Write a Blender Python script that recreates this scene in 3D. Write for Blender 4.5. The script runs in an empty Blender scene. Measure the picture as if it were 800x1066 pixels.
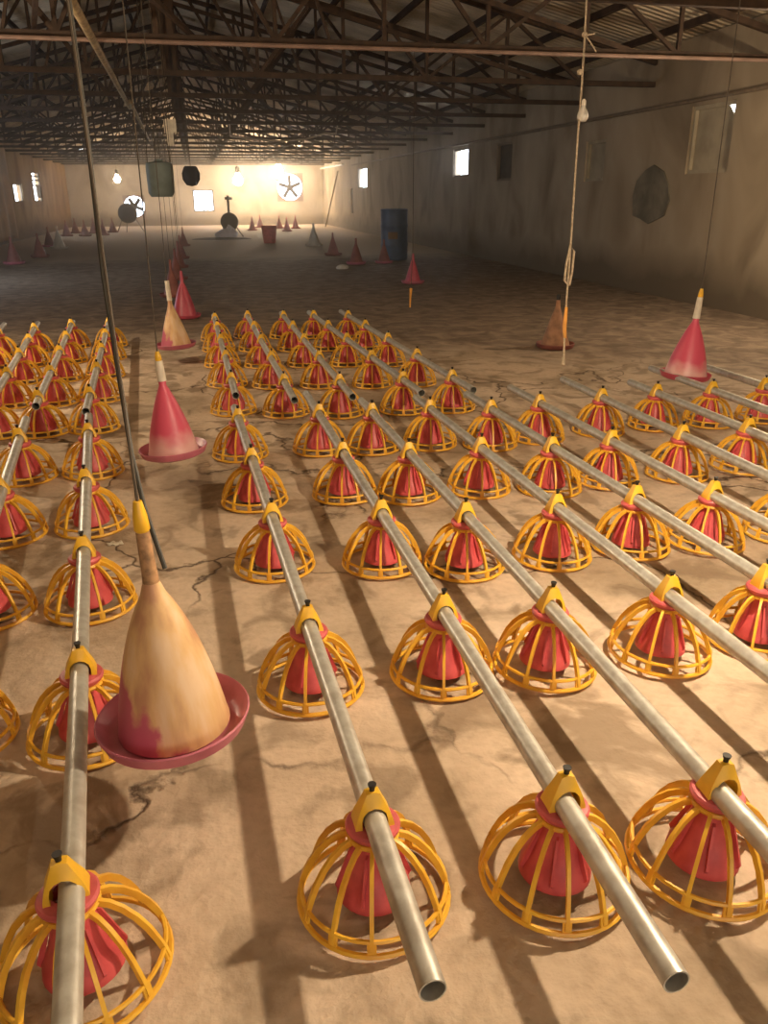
import bpy, bmesh, math, random
from mathutils import Vector, Matrix, Quaternion
random.seed(7)
PI = math.pi
scene = bpy.context.scene
C = scene.collection

# ------------------------------------------------------------------ camera
# hall frame: x across the shed (right +), y along it (away +), z up, camera above the origin
FPX, CAM_H, YAW, PITCH, ROLL = 838.0, 1.49, math.radians(12.28), math.atan(330/838.0), -0.005
cd = bpy.data.cameras.new('camera'); cam = bpy.data.objects.new('camera', cd); C.objects.link(cam)
cd.sensor_fit = 'VERTICAL'; cd.sensor_height = 36.0; cd.lens = 36.0*FPX/1066.0
cd.clip_start = 0.05; cd.clip_end = 300
Fv = Vector((math.sin(YAW)*math.cos(PITCH), math.cos(YAW)*math.cos(PITCH), -math.sin(PITCH)))
R0 = Vector((math.cos(YAW), -math.sin(YAW), 0)); U0 = R0.cross(Fv)
Rv = R0*math.cos(ROLL) + U0*math.sin(ROLL); Uv = -R0*math.sin(ROLL) + U0*math.cos(ROLL)
M = Matrix((Rv, Uv, -Fv)).transposed().to_4x4(); M.translation = Vector((0, 0, CAM_H))
cam.matrix_world = M
scene.camera = cam
EYE = Vector((0, 0, CAM_H))

def ray(px, py):
    return Fv + Rv*((px-400)/FPX) - Uv*((py-533)/FPX)
def at_z(px, py, z):
    d = ray(px, py); return EYE + d*((z-CAM_H)/d.z)
def at_y(px, py, y):
    d = ray(px, py); return EYE + d*(y/d.y)
def at_x(px, py, x):
    d = ray(px, py); return EYE + d*(x/d.x)
def at_depth(px, py, t):
    return EYE + ray(px, py)*t
def to_px(p):
    q = Vector(p)-EYE; z = q.dot(Fv)
    return 400+FPX*q.dot(Rv)/z, 533-FPX*q.dot(Uv)/z, z

# ------------------------------------------------------------------ world, exposure
w = bpy.data.worlds.new('world'); scene.world = w; w.use_nodes = True
bg = w.node_tree.nodes['Background']; bg.inputs[0].default_value = (0.80, 0.88, 1.0, 1); bg.inputs[1].default_value = 7.0
vs = scene.view_settings
vs.view_transform = 'Standard'; vs.look = 'None'; vs.gamma = 1.0; vs.use_curve_mapping = False
vs.exposure = 0.95
WARM = (1.0, 0.77, 0.52)
# bulbs: (x, y, z, radius, strength)
NEAR_BULBS = [((1.76, 1.83, 1.76), 0.035, 2350)]
SIDE_BULBS = [((-2.75, 7.2, 2.0), 0.035, 2400), ((6.0, 7.6, 2.2), 0.035, 1700), ((-2.2, 1.2, 2.7), .035, 110)]  # the last one is an unseen fill bulb, added to lift the shadows
FAR_BULBS = [('brightest bare bulb, hanging beside the round fan opening in the end wall', at_y(290, 180, 45.0), 0.26, 150),
             ('large bare bulb, second from the right on the end wall', at_y(248, 188, 45.0), 0.24, 115),
             ('small bare bulb glowing in the left corner of the end wall', at_y(122, 187, 45.0), 0.16, 60)]

def area(name, loc, direction, sx, sy, power, col):
    l = bpy.data.lights.new(name, 'AREA'); l.shape = 'RECTANGLE'; l.size = sx; l.size_y = sy; l.energy = power; l.color = col
    o = bpy.data.objects.new(name, l); C.objects.link(o); o.location = loc
    o.rotation_euler = Vector(direction).to_track_quat('-Z', 'Z').to_euler(); return o
# unseen fill added behind the camera; daylight through the side door on the left
area('fill_behind_camera', (1.5, -2.9, 1.6), (0, 1, .42), 4.5, 2.4, 70, (1.0, .86, .70))
area('daylight_side_door', (-6.2, 16.5, 1.2), (1, .1, -.1), 2.6, 2.2, 60, (.80, .88, 1.0))

# ------------------------------------------------------------------ materials
def nodes(m):
    m.use_nodes = True; nt = m.node_tree
    return nt, nt.nodes['Principled BSDF']
def plain(name, col, rough=.5, metal=0, noise=.12, scale=12, bump=0.0, col2=None, spec=.5):
    m = bpy.data.materials.new(name); nt, b = nodes(m)
    b.inputs['Roughness'].default_value = rough; b.inputs['Metallic'].default_value = metal
    b.inputs['Specular IOR Level'].default_value = spec
    tc = nt.nodes.new('ShaderNodeTexCoord'); n = nt.nodes.new('ShaderNodeTexNoise')
    n.inputs['Scale'].default_value = scale; n.inputs['Detail'].default_value = 5
    nt.links.new(tc.outputs['Object'], n.inputs['Vector'])
    r = nt.nodes.new('ShaderNodeValToRGB')
    c2 = col2 or tuple(c*(1-noise*2.2) for c in col)
    r.color_ramp.elements[0].position = .36; r.color_ramp.elements[1].position = .62
    r.color_ramp.elements[0].color = (*c2, 1); r.color_ramp.elements[1].color = (*col, 1)
    nt.links.new(n.outputs['Fac'], r.inputs['Fac']); nt.links.new(r.outputs['Color'], b.inputs['Base Color'])
    if bump:
        bp = nt.nodes.new('ShaderNodeBump'); bp.inputs['Strength'].default_value = bump; bp.inputs['Distance'].default_value = .02
        nt.links.new(n.outputs['Fac'], bp.inputs['Height']); nt.links.new(bp.outputs['Normal'], b.inputs['Normal'])
    return m
def glow(name, col, s):
    m = bpy.data.materials.new(name); nt, b = nodes(m)
    b.inputs['Base Color'].default_value = (*col, 1)
    b.inputs['Emission Color'].default_value = (*col, 1); b.inputs['Emission Strength'].default_value = s
    return m

def floor_mat():
    m = bpy.data.materials.new('worn_concrete'); nt, b = nodes(m); N = nt.nodes.new; L = nt.links.new
    tc = N('ShaderNodeTexCoord')
    def noise(scale, det, dist=0):
        n = N('ShaderNodeTexNoise'); n.inputs['Scale'].default_value = scale; n.inputs['Detail'].default_value = det
        n.inputs['Distortion'].default_value = dist; L(tc.outputs['Object'], n.inputs['Vector']); return n
    def ramp(src, stops):
        r = N('ShaderNodeValToRGB'); e = r.color_ramp.elements
        e[0].position, e[0].color = stops[0][0], (*stops[0][1], 1); e[1].position, e[1].color = stops[-1][0], (*stops[-1][1], 1)
        for p, c in stops[1:-1]:
            q = e.new(p); q.color = (*c, 1)
        L(src, r.inputs['Fac']); return r
    def mix(mode, fac, a, c):
        x = N('ShaderNodeMix'); x.data_type = 'RGBA'; x.blend_type = mode
        for s, v in ((x.inputs[0], fac), (x.inputs[6], a), (x.inputs[7], c)):
            if hasattr(v, 'links'): L(v, s)
            else: s.default_value = v if not isinstance(v, tuple) else (*v, 1)
        return x.outputs[2]
    big = noise(1.3, 6, .6)
    base = ramp(big.outputs['Fac'], [(.34, (.42, .33, .235)), (.47, (.60, .48, .36)), (.62, (.71, .58, .45))])
    mid = noise(4.5, 8, .8)
    mott = ramp(mid.outputs['Fac'], [(.36, (.38, .35, .30)), (.48, (.90, .89, .87)), (.70, (1.0, .99, .97))])
    col = mix('MULTIPLY', .62, base.outputs['Color'], mott.outputs['Color'])
    fine = noise(28, 6)
    fr = ramp(fine.outputs['Fac'], [(.3, (.75, .73, .70)), (.6, (1, 1, 1))])
    col = mix('MULTIPLY', .5, col, fr.outputs['Color'])
    # darker caked patches
    pt = noise(1.7, 7, 1.6)
    pm = ramp(pt.outputs['Fac'], [(.575, (0, 0, 0)), (.63, (.8, .8, .8))])
    col = mix('MIX', pm.outputs['Color'], col, (.27, .20, .135))
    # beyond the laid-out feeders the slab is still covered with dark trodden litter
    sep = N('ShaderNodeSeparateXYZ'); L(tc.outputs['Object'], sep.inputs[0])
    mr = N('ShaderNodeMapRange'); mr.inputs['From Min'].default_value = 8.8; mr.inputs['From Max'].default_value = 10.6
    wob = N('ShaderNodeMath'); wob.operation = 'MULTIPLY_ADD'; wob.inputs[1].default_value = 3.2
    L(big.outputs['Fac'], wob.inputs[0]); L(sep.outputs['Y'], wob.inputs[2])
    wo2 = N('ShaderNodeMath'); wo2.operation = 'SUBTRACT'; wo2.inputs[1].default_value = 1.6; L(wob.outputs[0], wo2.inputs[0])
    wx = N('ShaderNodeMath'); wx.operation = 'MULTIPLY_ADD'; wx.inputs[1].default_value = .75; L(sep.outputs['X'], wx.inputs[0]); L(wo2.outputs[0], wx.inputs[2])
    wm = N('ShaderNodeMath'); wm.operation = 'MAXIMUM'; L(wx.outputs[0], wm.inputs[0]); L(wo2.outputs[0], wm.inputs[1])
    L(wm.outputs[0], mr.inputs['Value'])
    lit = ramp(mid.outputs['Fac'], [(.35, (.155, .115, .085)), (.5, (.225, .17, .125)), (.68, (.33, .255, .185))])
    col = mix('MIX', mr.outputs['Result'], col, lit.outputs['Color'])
    # paler strip in front of the end wall
    mr2 = N('ShaderNodeMapRange'); mr2.inputs['From Min'].default_value = 20.5; mr2.inputs['From Max'].default_value = 22.5
    L(wo2.outputs[0], mr2.inputs['Value'])
    col = mix('MIX', mr2.outputs['Result'], col, (.46, .36, .25))
    # cracks
    wv = N('ShaderNodeVectorMath'); wv.operation = 'MULTIPLY_ADD'; wv.inputs[1].default_value = (.55, .55, .55)
    wn = noise(2.6, 6); L(wn.outputs['Color'], wv.inputs[0]); L(tc.outputs['Object'], wv.inputs[2])
    vo = N('ShaderNodeTexVoronoi'); vo.feature = 'DISTANCE_TO_EDGE'; vo.inputs['Scale'].default_value = .85
    L(wv.outputs[0], vo.inputs['Vector'])
    cr = ramp(vo.outputs['Distance'], [(.0, (1, 1, 1)), (.012, (0, 0, 0))])
    cm = N('ShaderNodeMath'); cm.operation = 'MULTIPLY'
    gate = ramp(noise(1.1, 3).outputs['Fac'], [(.42, (0, 0, 0)), (.50, (1, 1, 1))])
    L(cr.outputs['Color'], cm.inputs[0]); L(gate.outputs['Color'], cm.inputs[1])
    inv = N('ShaderNodeMath'); inv.operation = 'SUBTRACT'; inv.inputs[0].default_value = 1; L(mr.outputs['Result'], inv.inputs[1])
    cm2 = N('ShaderNodeMath'); cm2.operation = 'MULTIPLY'; L(cm.outputs[0], cm2.inputs[0]); L(inv.outputs[0], cm2.inputs[1]); cm = cm2
    col = mix('MIX', cm.outputs[0], col, (.09, .06, .04))
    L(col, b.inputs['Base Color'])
    b.inputs['Roughness'].default_value = .78; b.inputs['Specular IOR Level'].default_value = .3
    h = N('ShaderNodeMath'); h.operation = 'MULTIPLY_ADD'; h.inputs[1].default_value = .5
    L(mid.outputs['Fac'], h.inputs[0]); L(fine.outputs['Fac'], h.inputs[2])
    h2 = N('ShaderNodeMath'); h2.operation = 'SUBTRACT'; L(h.outputs[0], h2.inputs[0]); L(cm.outputs[0], h2.inputs[1])
    bp = N('ShaderNodeBump'); bp.inputs['Strength'].default_value = .45; bp.inputs['Distance'].default_value = .02
    L(h2.outputs[0], bp.inputs['Height']); L(bp.outputs['Normal'], b.inputs['Normal'])
    return m

def wall_mat(name, base, dark, pale, dadostain=True):
    m = bpy.data.materials.new(name); nt, b = nodes(m); N = nt.nodes.new; L = nt.links.new
    tc = N('ShaderNodeTexCoord')
    mp = N('ShaderNodeMapping'); mp.inputs['Scale'].default_value = (1, 1, .55); L(tc.outputs['Object'], mp.inputs[0])
    n = N('ShaderNodeTexNoise'); n.inputs['Scale'].default_value = .9; n.inputs['Detail'].default_value = 8; n.inputs['Distortion'].default_value = .7
    L(mp.outputs[0], n.inputs['Vector'])
    r = N('ShaderNodeValToRGB'); e = r.color_ramp.elements
    e[0].position, e[0].color = .33, (*dark, 1); e[1].position, e[1].color = .70, (*pale, 1)
    q = e.new(.5); q.color = (*base, 1); L(n.outputs['Fac'], r.inputs['Fac'])
    br = N('ShaderNodeTexBrick'); br.inputs['Scale'].default_value = 2.2; br.inputs['Mortar Size'].default_value = .012
    br.inputs['Color1'].default_value = (1, 1, 1, 1); br.inputs['Color2'].default_value = (.93, .92, .91, 1); br.inputs['Mortar'].default_value = (.86, .85, .83, 1)
    m2 = N('ShaderNodeMapping'); m2.inputs['Rotation'].default_value = (PI/2, 0, PI/2); L(tc.outputs['Object'], m2.inputs[0]); L(m2.outputs[0], br.inputs['Vector'])
    x = N('ShaderNodeMix'); x.data_type = 'RGBA'; x.blend_type = 'MULTIPLY'; x.inputs[0].default_value = .5
    L(r.outputs['Color'], x.inputs[6]); L(br.outputs['Color'], x.inputs[7]); out = x.outputs[2]
    if dadostain:   # splash dirt up to knee height with a ragged edge
        sep = N('ShaderNodeSeparateXYZ'); L(tc.outputs['Object'], sep.inputs[0])
        a = N('ShaderNodeMath'); a.operation = 'MULTIPLY_ADD'; a.inputs[1].default_value = -1.2; L(n.outputs['Fac'], a.inputs[0]); L(sep.outputs['Z'], a.inputs[2])
        mr = N('ShaderNodeMapRange'); mr.inputs['From Min'].default_value = -.40; mr.inputs['From Max'].default_value = .05
        mr.inputs['To Min'].default_value = 1; mr.inputs['To Max'].default_value = 0; L(a.outputs[0], mr.inputs['Value'])
        y = N('ShaderNodeMix'); y.data_type = 'RGBA'; L(mr.outputs['Result'], y.inputs[0]); L(out, y.inputs[6]); y.inputs[7].default_value = (*[c*.72 for c in dark], 1)
        out = y.outputs[2]
    L(out, b.inputs['Base Color']); b.inputs['Roughness'].default_value = .9; b.inputs['Specular IOR Level'].default_value = .2
    bp = N('ShaderNodeBump'); bp.inputs['Strength'].default_value = .4; bp.inputs['Distance'].default_value = .03
    L(n.outputs['Fac'], bp.inputs['Height']); L(bp.outputs['Normal'], b.inputs['Normal'])
    return m

def roof_mat():
    m = bpy.data.materials.new('roof_sheets'); nt, b = nodes(m); N = nt.nodes.new; L = nt.links.new
    tc = N('ShaderNodeTexCoord')
    n = N('ShaderNodeTexNoise'); n.inputs['Scale'].default_value = 1.2; n.inputs['Detail'].default_value = 6; L(tc.outputs['Object'], n.inputs['Vector'])
    r = N('ShaderNodeValToRGB'); e = r.color_ramp.elements
    e[0].position, e[0].color = .35, (.42, .34, .23, 1); e[1].position, e[1].color = .65, (.74, .63, .46, 1)
    L(n.outputs['Fac'], r.inputs['Fac']); L(r.outputs['Color'], b.inputs['Base Color'])
    wv = N('ShaderNodeTexWave'); wv.bands_direction = 'Y'; wv.inputs['Scale'].default_value = 2.2; L(tc.outputs['Object'], wv.inputs['Vector'])
    bp = N('ShaderNodeBump'); bp.inputs['Strength'].default_value = .6; bp.inputs['Distance'].default_value = .04
    L(wv.outputs['Fac'], bp.inputs['Height']); L(bp.outputs['Normal'], b.inputs['Normal'])
    b.inputs['Roughness'].default_value = .85
    return m

M_ = {}
M_['floor'] = floor_mat()
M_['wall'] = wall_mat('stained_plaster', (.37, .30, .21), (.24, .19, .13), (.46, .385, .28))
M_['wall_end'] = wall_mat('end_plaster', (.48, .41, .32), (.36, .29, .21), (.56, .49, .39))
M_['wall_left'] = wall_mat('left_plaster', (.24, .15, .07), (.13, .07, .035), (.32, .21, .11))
M_['roof'] = roof_mat()
M_['rust'] = plain('rusty_steel', (.062, .036, .022), .75, .2, .2, 9)
M_['conduit'] = plain('pale_pink_steel', (.30, .20, .16), .6, .1, .15, 4)
M_['bamboo'] = plain('weathered_bamboo', (.42, .31, .16), .7, 0, .2, 10)
M_['yellow'] = plain('yellow_plastic', (.86, .52, .05), .42, 0, .10, 14, col2=(.76, .39, .035))
M_['yellow2'] = plain('bright_yellow_plastic', (.85, .50, .03), .4, 0, .06, 14)
M_['red'] = plain('red_plastic', (.66, .11, .12), .42, 0, .15, 16, col2=(.50, .06, .07))
M_['pink'] = plain('pink_plastic', (.66, .13, .14), .45, 0, .15, 16)
M_['black'] = plain('black_plastic', (.015, .014, .013), .5, 0, .1)
M_['galv'] = plain('galvanised_steel', (.56, .56, .51), .40, .4, .12, 26, bump=.05, col2=(.43, .41, .36))
M_['inside'] = plain('dark_pipe_bore', (.03, .028, .025), .8)
M_['hose'] = plain('dark_grey_hose', (.045, .043, .035), .55)
M_['rope'] = plain('dirty_nylon_rope', (.52, .42, .29), .8, 0, .15, 60)
M_['cord'] = plain('thin_cord', (.09, .07, .05), .8)
M_['orange'] = plain('orange_tape', (.78, .36, .06), .6)
M_['white'] = plain('white_plastic', (.72, .66, .54), .5, 0, .08, 20)
M_['blue'] = plain('blue_drum_plastic', (.06, .10, .17), .45, 0, .12, 6)
M_['bluegrey'] = plain('blue_grey_tank', (.19, .24, .23), .6, 0, .12, 6)
M_['bell'] = plain('magenta_pink_plastic', (.55, .085, .13), .4, 0, .1, 9)
M_['tray'] = plain('rose_tray_plastic', (.55, .16, .22), .4, 0, .1, 12)
M_['dark'] = plain('soot_black_metal', (.035, .03, .026), .7, .1)
M_['sack'] = plain('white_woven_sack', (.92, .90, .92), .8, 0, .05, 9)
M_['tarp'] = plain('orange_brown_tarpaulin', (.30, .15, .055), .75, 0, .22, 1.4)
M_['pale'] = plain('pale_boarded_panel', (.42, .36, .25), .8, 0, .12, 3)
M_['darkboard'] = plain('dark_board', (.11, .09, .065), .85, 0, .12, 3)
M_['patchdark'] = plain('dark_damp_sheet', (.23, .205, .15), .9, 0, .2, 3)
M_['brownbell'] = plain('brownish_orange_plastic', (.42, .22, .12), .6, 0, .2, 12)
M_['dullred'] = plain('dull_brick_red_plastic', (.30, .10, .08), .6, 0, .15, 8)
M_['neck'] = plain('tan_brown_banded_plastic', (.48, .28, .14), .6, 0, .25, 40)
M_['frame'] = plain('window_frame_wood', (.20, .15, .10), .7)

def bell_mat():
    """sun-faded tan bell, the old pink left low on one flank and in small blotches: real, patchy wear"""
    m = bpy.data.materials.new('faded_bell_plastic'); nt, b = nodes(m); N = nt.nodes.new; L = nt.links.new
    tc = N('ShaderNodeTexCoord')
    def noise(scale, zs, det=6):
        mp = N('ShaderNodeMapping'); mp.inputs['Scale'].default_value = (1, 1, zs); L(tc.outputs['Object'], mp.inputs[0])
        n = N('ShaderNodeTexNoise'); n.inputs['Scale'].default_value = scale; n.inputs['Detail'].default_value = det; L(mp.outputs[0], n.inputs['Vector']); return n
    st = noise(16, .18); r = N('ShaderNodeValToRGB'); e = r.color_ramp.elements
    e[0].position, e[0].color = .36, (.50, .27, .15, 1); e[1].position, e[1].color = .66, (.74, .55, .36, 1)
    q = e.new(.52); q.color = (.68, .45, .22, 1); L(st.outputs['Fac'], r.inputs['Fac'])
    n = noise(13, .7)
    sep = N('ShaderNodeSeparateXYZ'); L(tc.outputs['Object'], sep.inputs[0])
    a = N('ShaderNodeMath'); a.operation = 'MULTIPLY_ADD'; a.inputs[1].default_value = 1.35; L(sep.outputs['X'], a.inputs[0]); L(sep.outputs['Z'], a.inputs[2])
    c = N('ShaderNodeMath'); c.operation = 'MULTIPLY_ADD'; c.inputs[1].default_value = .55; L(n.outputs['Fac'], c.inputs[0]); L(a.outputs[0], c.inputs[2])
    mr = N('ShaderNodeMapRange'); mr.inputs['From Min'].default_value = .30; mr.inputs['From Max'].default_value = .37
    mr.inputs['To Min'].default_value = .95; mr.inputs['To Max'].default_value = 0; L(c.outputs[0], mr.inputs['Value'])
    x = N('ShaderNodeMix'); x.data_type = 'RGBA'; L(mr.outputs['Result'], x.inputs[0]); L(r.outputs['Color'], x.inputs[6]); x.inputs[7].default_value = (.48, .09, .16, 1)
    L(x.outputs[2], b.inputs['Base Color']); b.inputs['Roughness'].default_value = .5
    return m
M_['fadedbell'] = bell_mat()
def pale_bell(name, top, low, z0, z1):
    """pink above, dusty pale band near the rim"""
    m = bpy.data.materials.new(name); nt, b = nodes(m); N = nt.nodes.new; L = nt.links.new
    tc = N('ShaderNodeTexCoord'); n = N('ShaderNodeTexNoise'); n.inputs['Scale'].default_value = 10; L(tc.outputs['Object'], n.inputs['Vector'])
    sep = N('ShaderNodeSeparateXYZ'); L(tc.outputs['Object'], sep.inputs[0])
    a = N('ShaderNodeMath'); a.operation = 'MULTIPLY_ADD'; a.inputs[1].default_value = .12; L(n.outputs['Fac'], a.inputs[0]); L(sep.outputs['Z'], a.inputs[2])
    mr = N('ShaderNodeMapRange'); mr.inputs['From Min'].default_value = z0; mr.inputs['From Max'].default_value = z1; L(a.outputs[0], mr.inputs['Value'])
    x = N('ShaderNodeMix'); x.data_type = 'RGBA'; L(mr.outputs['Result'], x.inputs[0]); x.inputs[6].default_value = (*low, 1); x.inputs[7].default_value = (*top, 1)
    L(x.outputs[2], b.inputs['Base Color']); b.inputs['Roughness'].default_value = .42
    return m
M_['dustybell'] = pale_bell('dusty_pink_plastic', (.62, .085, .15), (.70, .40, .38), .13, .21)

# ------------------------------------------------------------------ mesh helpers
def box(bm, x0, x1, y0, y1, z0, z1, mat=None):
    vs_ = [bm.verts.new(v) for v in ((x0,y0,z0),(x1,y0,z0),(x1,y1,z0),(x0,y1,z0),(x0,y0,z1),(x1,y0,z1),(x1,y1,z1),(x0,y1,z1))]
    if mat is not None:
        for v in vs_: v.co = mat @ v.co
    for f in ((0,3,2,1),(4,5,6,7),(0,1,5,4),(1,2,6,5),(2,3,7,6),(3,0,4,7)):
        bm.faces.new([vs_[i] for i in f])
def bar(bm, a, b, wx, wz=None):
    """square bar from a to b"""
    a, b = Vector(a), Vector(b); d = b-a; wz = wz or wx
    q = d.to_track_quat('Y', 'Z').to_matrix().to_4x4(); q.translation = a
    box(bm, -wx/2, wx/2, 0, d.length, -wz/2, wz/2, q)
def tube(bm, pts, r, n=8, cap=True, rads=None):
    pts = [Vector(p) for p in pts]; rings = []
    t0 = (pts[1]-pts[0]).normalized(); up = Vector((0, 0, 1)) if abs(t0.z) < .9 else Vector((1, 0, 0))
    nrm = t0.cross(up).normalized()
    for i, p in enumerate(pts):
        t = (pts[min(i+1, len(pts)-1)]-pts[max(i-1, 0)]).normalized()
        nrm = (nrm - t*nrm.dot(t)).normalized(); bn = t.cross(nrm)
        rr = rads[i] if rads else r
        rings.append([bm.verts.new(p+(nrm*math.cos(2*PI*k/n)+bn*math.sin(2*PI*k/n))*rr) for k in range(n)])
    for a, b in zip(rings, rings[1:]):
        for k in range(n): bm.faces.new((a[k], a[(k+1) % n], b[(k+1) % n], b[k]))
    if cap:
        bm.faces.new(rings[0][::-1]); bm.faces.new(rings[-1])
def lathe(bm, prof, n=32, cap0=False, cap1=False, c=(0, 0)):
    rings = [[bm.verts.new((c[0]+r*math.cos(2*PI*k/n), c[1]+r*math.sin(2*PI*k/n), z)) for k in range(n)] for r, z in prof]
    for a, b in zip(rings, rings[1:]):
        for k in range(n): bm.faces.new((a[k], a[(k+1) % n], b[(k+1) % n], b[k]))
    if cap0: bm.faces.new(rings[0][::-1])
    if cap1: bm.faces.new(rings[-1])
def hoop(bm, R, z, r, n=40, m=6):
    vs_ = [[bm.verts.new(((R+r*math.cos(2*PI*j/m))*math.cos(2*PI*k/n), (R+r*math.cos(2*PI*j/m))*math.sin(2*PI*k/n), z+r*math.sin(2*PI*j/m))) for j in range(m)] for k in range(n)]
    for k in range(n):
        for j in range(m):
            bm.faces.new((vs_[k][j], vs_[(k+1) % n][j], vs_[(k+1) % n][(j+1) % m], vs_[k][(j+1) % m]))
def obj(name, bm, m, parent=None, smooth=True, loc=None):
    bmesh.ops.recalc_face_normals(bm, faces=bm.faces[:])
    me = bpy.data.meshes.new(name); bm.to_mesh(me); bm.free()
    me.materials.append(m)
    if smooth:
        me.polygons.foreach_set('use_smooth', [True]*len(me.polygons)); me.set_sharp_from_angle(angle=math.radians(40))
    o = bpy.data.objects.new(name, me); C.objects.link(o)
    if parent: o.parent = parent
    if loc is not None: o.location = loc
    return o
def tag(o, label, cat, group=None):
    o['label'] = label; o['category'] = cat
    if group: o['group'] = group
    return o
def thing(name, label, cat, loc=(0, 0, 0), group=None):
    o = bpy.data.objects.new(name, None); C.objects.link(o); o.location = loc; o.empty_display_size = .1
    return tag(o, label, cat, group)
def struct(name, bm, m, smooth=False, parent=None):
    o = obj(name, bm, m, parent, smooth)
    if not parent: o['kind'] = 'structure'
    return o
def dup(root):
    r = root.copy(); C.objects.link(r)
    for ch in list(root.children):
        c = ch.copy(); C.objects.link(c); c.parent = r
        for g in list(ch.children):
            d = g.copy(); C.objects.link(d); d.parent = c
    return r
ORD = ['', 'first', 'second', 'third', 'fourth', 'fifth', 'sixth', 'seventh', 'eighth', 'ninth', 'tenth', 'eleventh', 'twelfth',
       'thirteenth', 'fourteenth', 'fifteenth', 'sixteenth', 'seventeenth', 'eighteenth', 'nineteenth', 'twentieth']

# ------------------------------------------------------------------ the shed
XL, XR, Y0, YE = -6.4, 6.93, -3.0, 47.5
EAVE, RIDGE, RX = 3.50, 5.15, -0.2
bm = bmesh.new(); box(bm, XL-.3, XR+.3, Y0-.3, YE+.3, -.25, 0); struct('floor', bm, M_['floor'])

def holed_wall(name, axis, pos, t, u0, u1, z0, z1, holes, m):
    """axis 'y': wall plane x=pos running in y; axis 'x': plane y=pos running in x. t = thickness outward"""
    bm = bmesh.new()
    us = sorted({u0, u1, *[h[0] for h in holes], *[h[1] for h in holes]}); zs = sorted({z0, z1, *[h[2] for h in holes], *[h[3] for h in holes]})
    for a, b in zip(us, us[1:]):
        # merge vertically where possible
        run = None
        for c, d in zip(zs, zs[1:]):
            inside = any(h[0] <= a and b <= h[1] and h[2] <= c and d <= h[3] for h in holes)
            if not inside:
                run = (run[0], d) if run else (c, d)
            if inside or d == zs[-1]:
                if run:
                    p0, p1 = sorted((pos, pos+t))
                    if axis == 'y': box(bm, p0, p1, a, b, run[0], run[1])
                    else: box(bm, a, b, p0, p1, run[0], run[1])
                run = None
    return struct(name, bm, m)

# right wall windows: (y0, y1, z0, z1, kind)
RW = [(10.35, 11.35, 1.75, 2.62, 'pale'), (13.9, 14.65, 1.70, 2.36, 'pale'), (18.35, 19.35, 1.78, 2.58, 'dark'), (21.5, 22.8, 1.93, 2.62, 'open'), (34.8, 36.8, 1.75, 2.55, 'open')]
holed_wall('wall_right', 'y', XR, .22, Y0, YE, 0, EAVE, [r[:4] for r in RW], M_['wall'])
wi = 0
for (a, b, c, d, k) in RW:
    wi += 1
    bm = bmesh.new()
    fx = XR+.03
    box(bm, fx, fx+.05, a, a+.05, c, d); box(bm, fx, fx+.05, b-.05, b, c, d); box(bm, fx, fx+.05, a+.05, b-.05, c, c+.05); box(bm, fx, fx+.05, a+.05, b-.05, d-.05, d)
    wn = struct('window_%d' % wi, bm, M_['pale'] if k == 'pale' else M_['frame'])
    if k != 'open':
        bm = bmesh.new()
        if wi == 1:   # a boarded window with daylight coming through a missing top corner
            vs_ = [bm.verts.new((x, y, z)) for x in (fx+.052, fx+.065) for y, z in ((a, c), (b, c), (b, d), (a+.30, d), (a, d-.28))]
            bm.faces.new(vs_[:5]); bm.faces.new(vs_[5:][::-1])
            for i in range(5): bm.faces.new((vs_[i], vs_[(i+1) % 5], vs_[5+(i+1) % 5], vs_[5+i]))
        else: box(bm, fx+.052, fx+.065, a, b, c, d)
        obj('window_board', bm, M_['pale'] if k == 'pale' else M_['darkboard'], wn, False)
# left wall windows
LW = [(at_x(15, 200, XL).y, at_x(24, 200, XL).y, 1.30, 1.95), (at_x(35, 195, XL).y, at_x(43, 195, XL).y, 1.30, 2.45)]
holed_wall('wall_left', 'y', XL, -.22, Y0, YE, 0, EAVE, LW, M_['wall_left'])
for i, (a, b, c, d) in enumerate(LW):
    wi += 1; bm = bmesh.new(); fx = XL-.10
    for (q0, q1, r0, r1) in ((a, a+.06, c, d), (b-.06, b, c, d), (a, b, c, c+.05), (a, b, d-.05, d)): box(bm, fx, fx+.05, q0, q1, r0, r1)
    if i == 1:
        for zz in (1.9, 2.1, 2.26): box(bm, fx, fx+.05, a, b, zz, zz+.06)
        box(bm, fx, fx+.05, a+(b-a)*.55, b, 1.45, 1.92)
    struct('window_%d' % wi, bm, M_['frame'])
# end wall with one square window and two round fan openings
def wpos(px, py): p = at_y(px, py, YE); return p.x, p.z
sx, sz = wpos(212, 209); f1x, f1z = wpos(302, 195); f2x, f2z = wpos(140, 215)
sq = (sx-.55, sx+.55, sz-.55, sz+.55); FR1, FR2 = .72, .56
q1 = (f1x-FR1, min(f1x+FR1, XR-.02), f1z-FR1, f1z+FR1); q2 = (f2x-FR2, f2x+FR2, max(.1, f2z-FR2), f2z+FR2)
holed_wall('wall_far', 'x', YE, .22, XL, XR, 0, EAVE, [sq, q1, q2], M_['wall_end'])
bm = bmesh.new()   # gable
vs_ = [bm.verts.new((x, y, z)) for y in (YE, YE+.22) for x, z in ((XL, EAVE), (XR, EAVE), (RX, RIDGE))]
bm.faces.new(vs_[:3]); bm.faces.new(vs_[3:][::-1])
for i in range(3): bm.faces.new((vs_[i], vs_[(i+1) % 3], vs_[3+(i+1) % 3], vs_[3+i]))
struct('trim_1', bm, M_['wall_end'])
holed_wall('wall_back', 'x', Y0, -.22, XL, XR, 0, EAVE, [], M_['wall_end'])
bm = bmesh.new()
vs_ = [bm.verts.new((x, y, z)) for y in (Y0-.22, Y0) for x, z in ((XL, EAVE), (XR, EAVE), (RX, RIDGE))]
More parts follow.
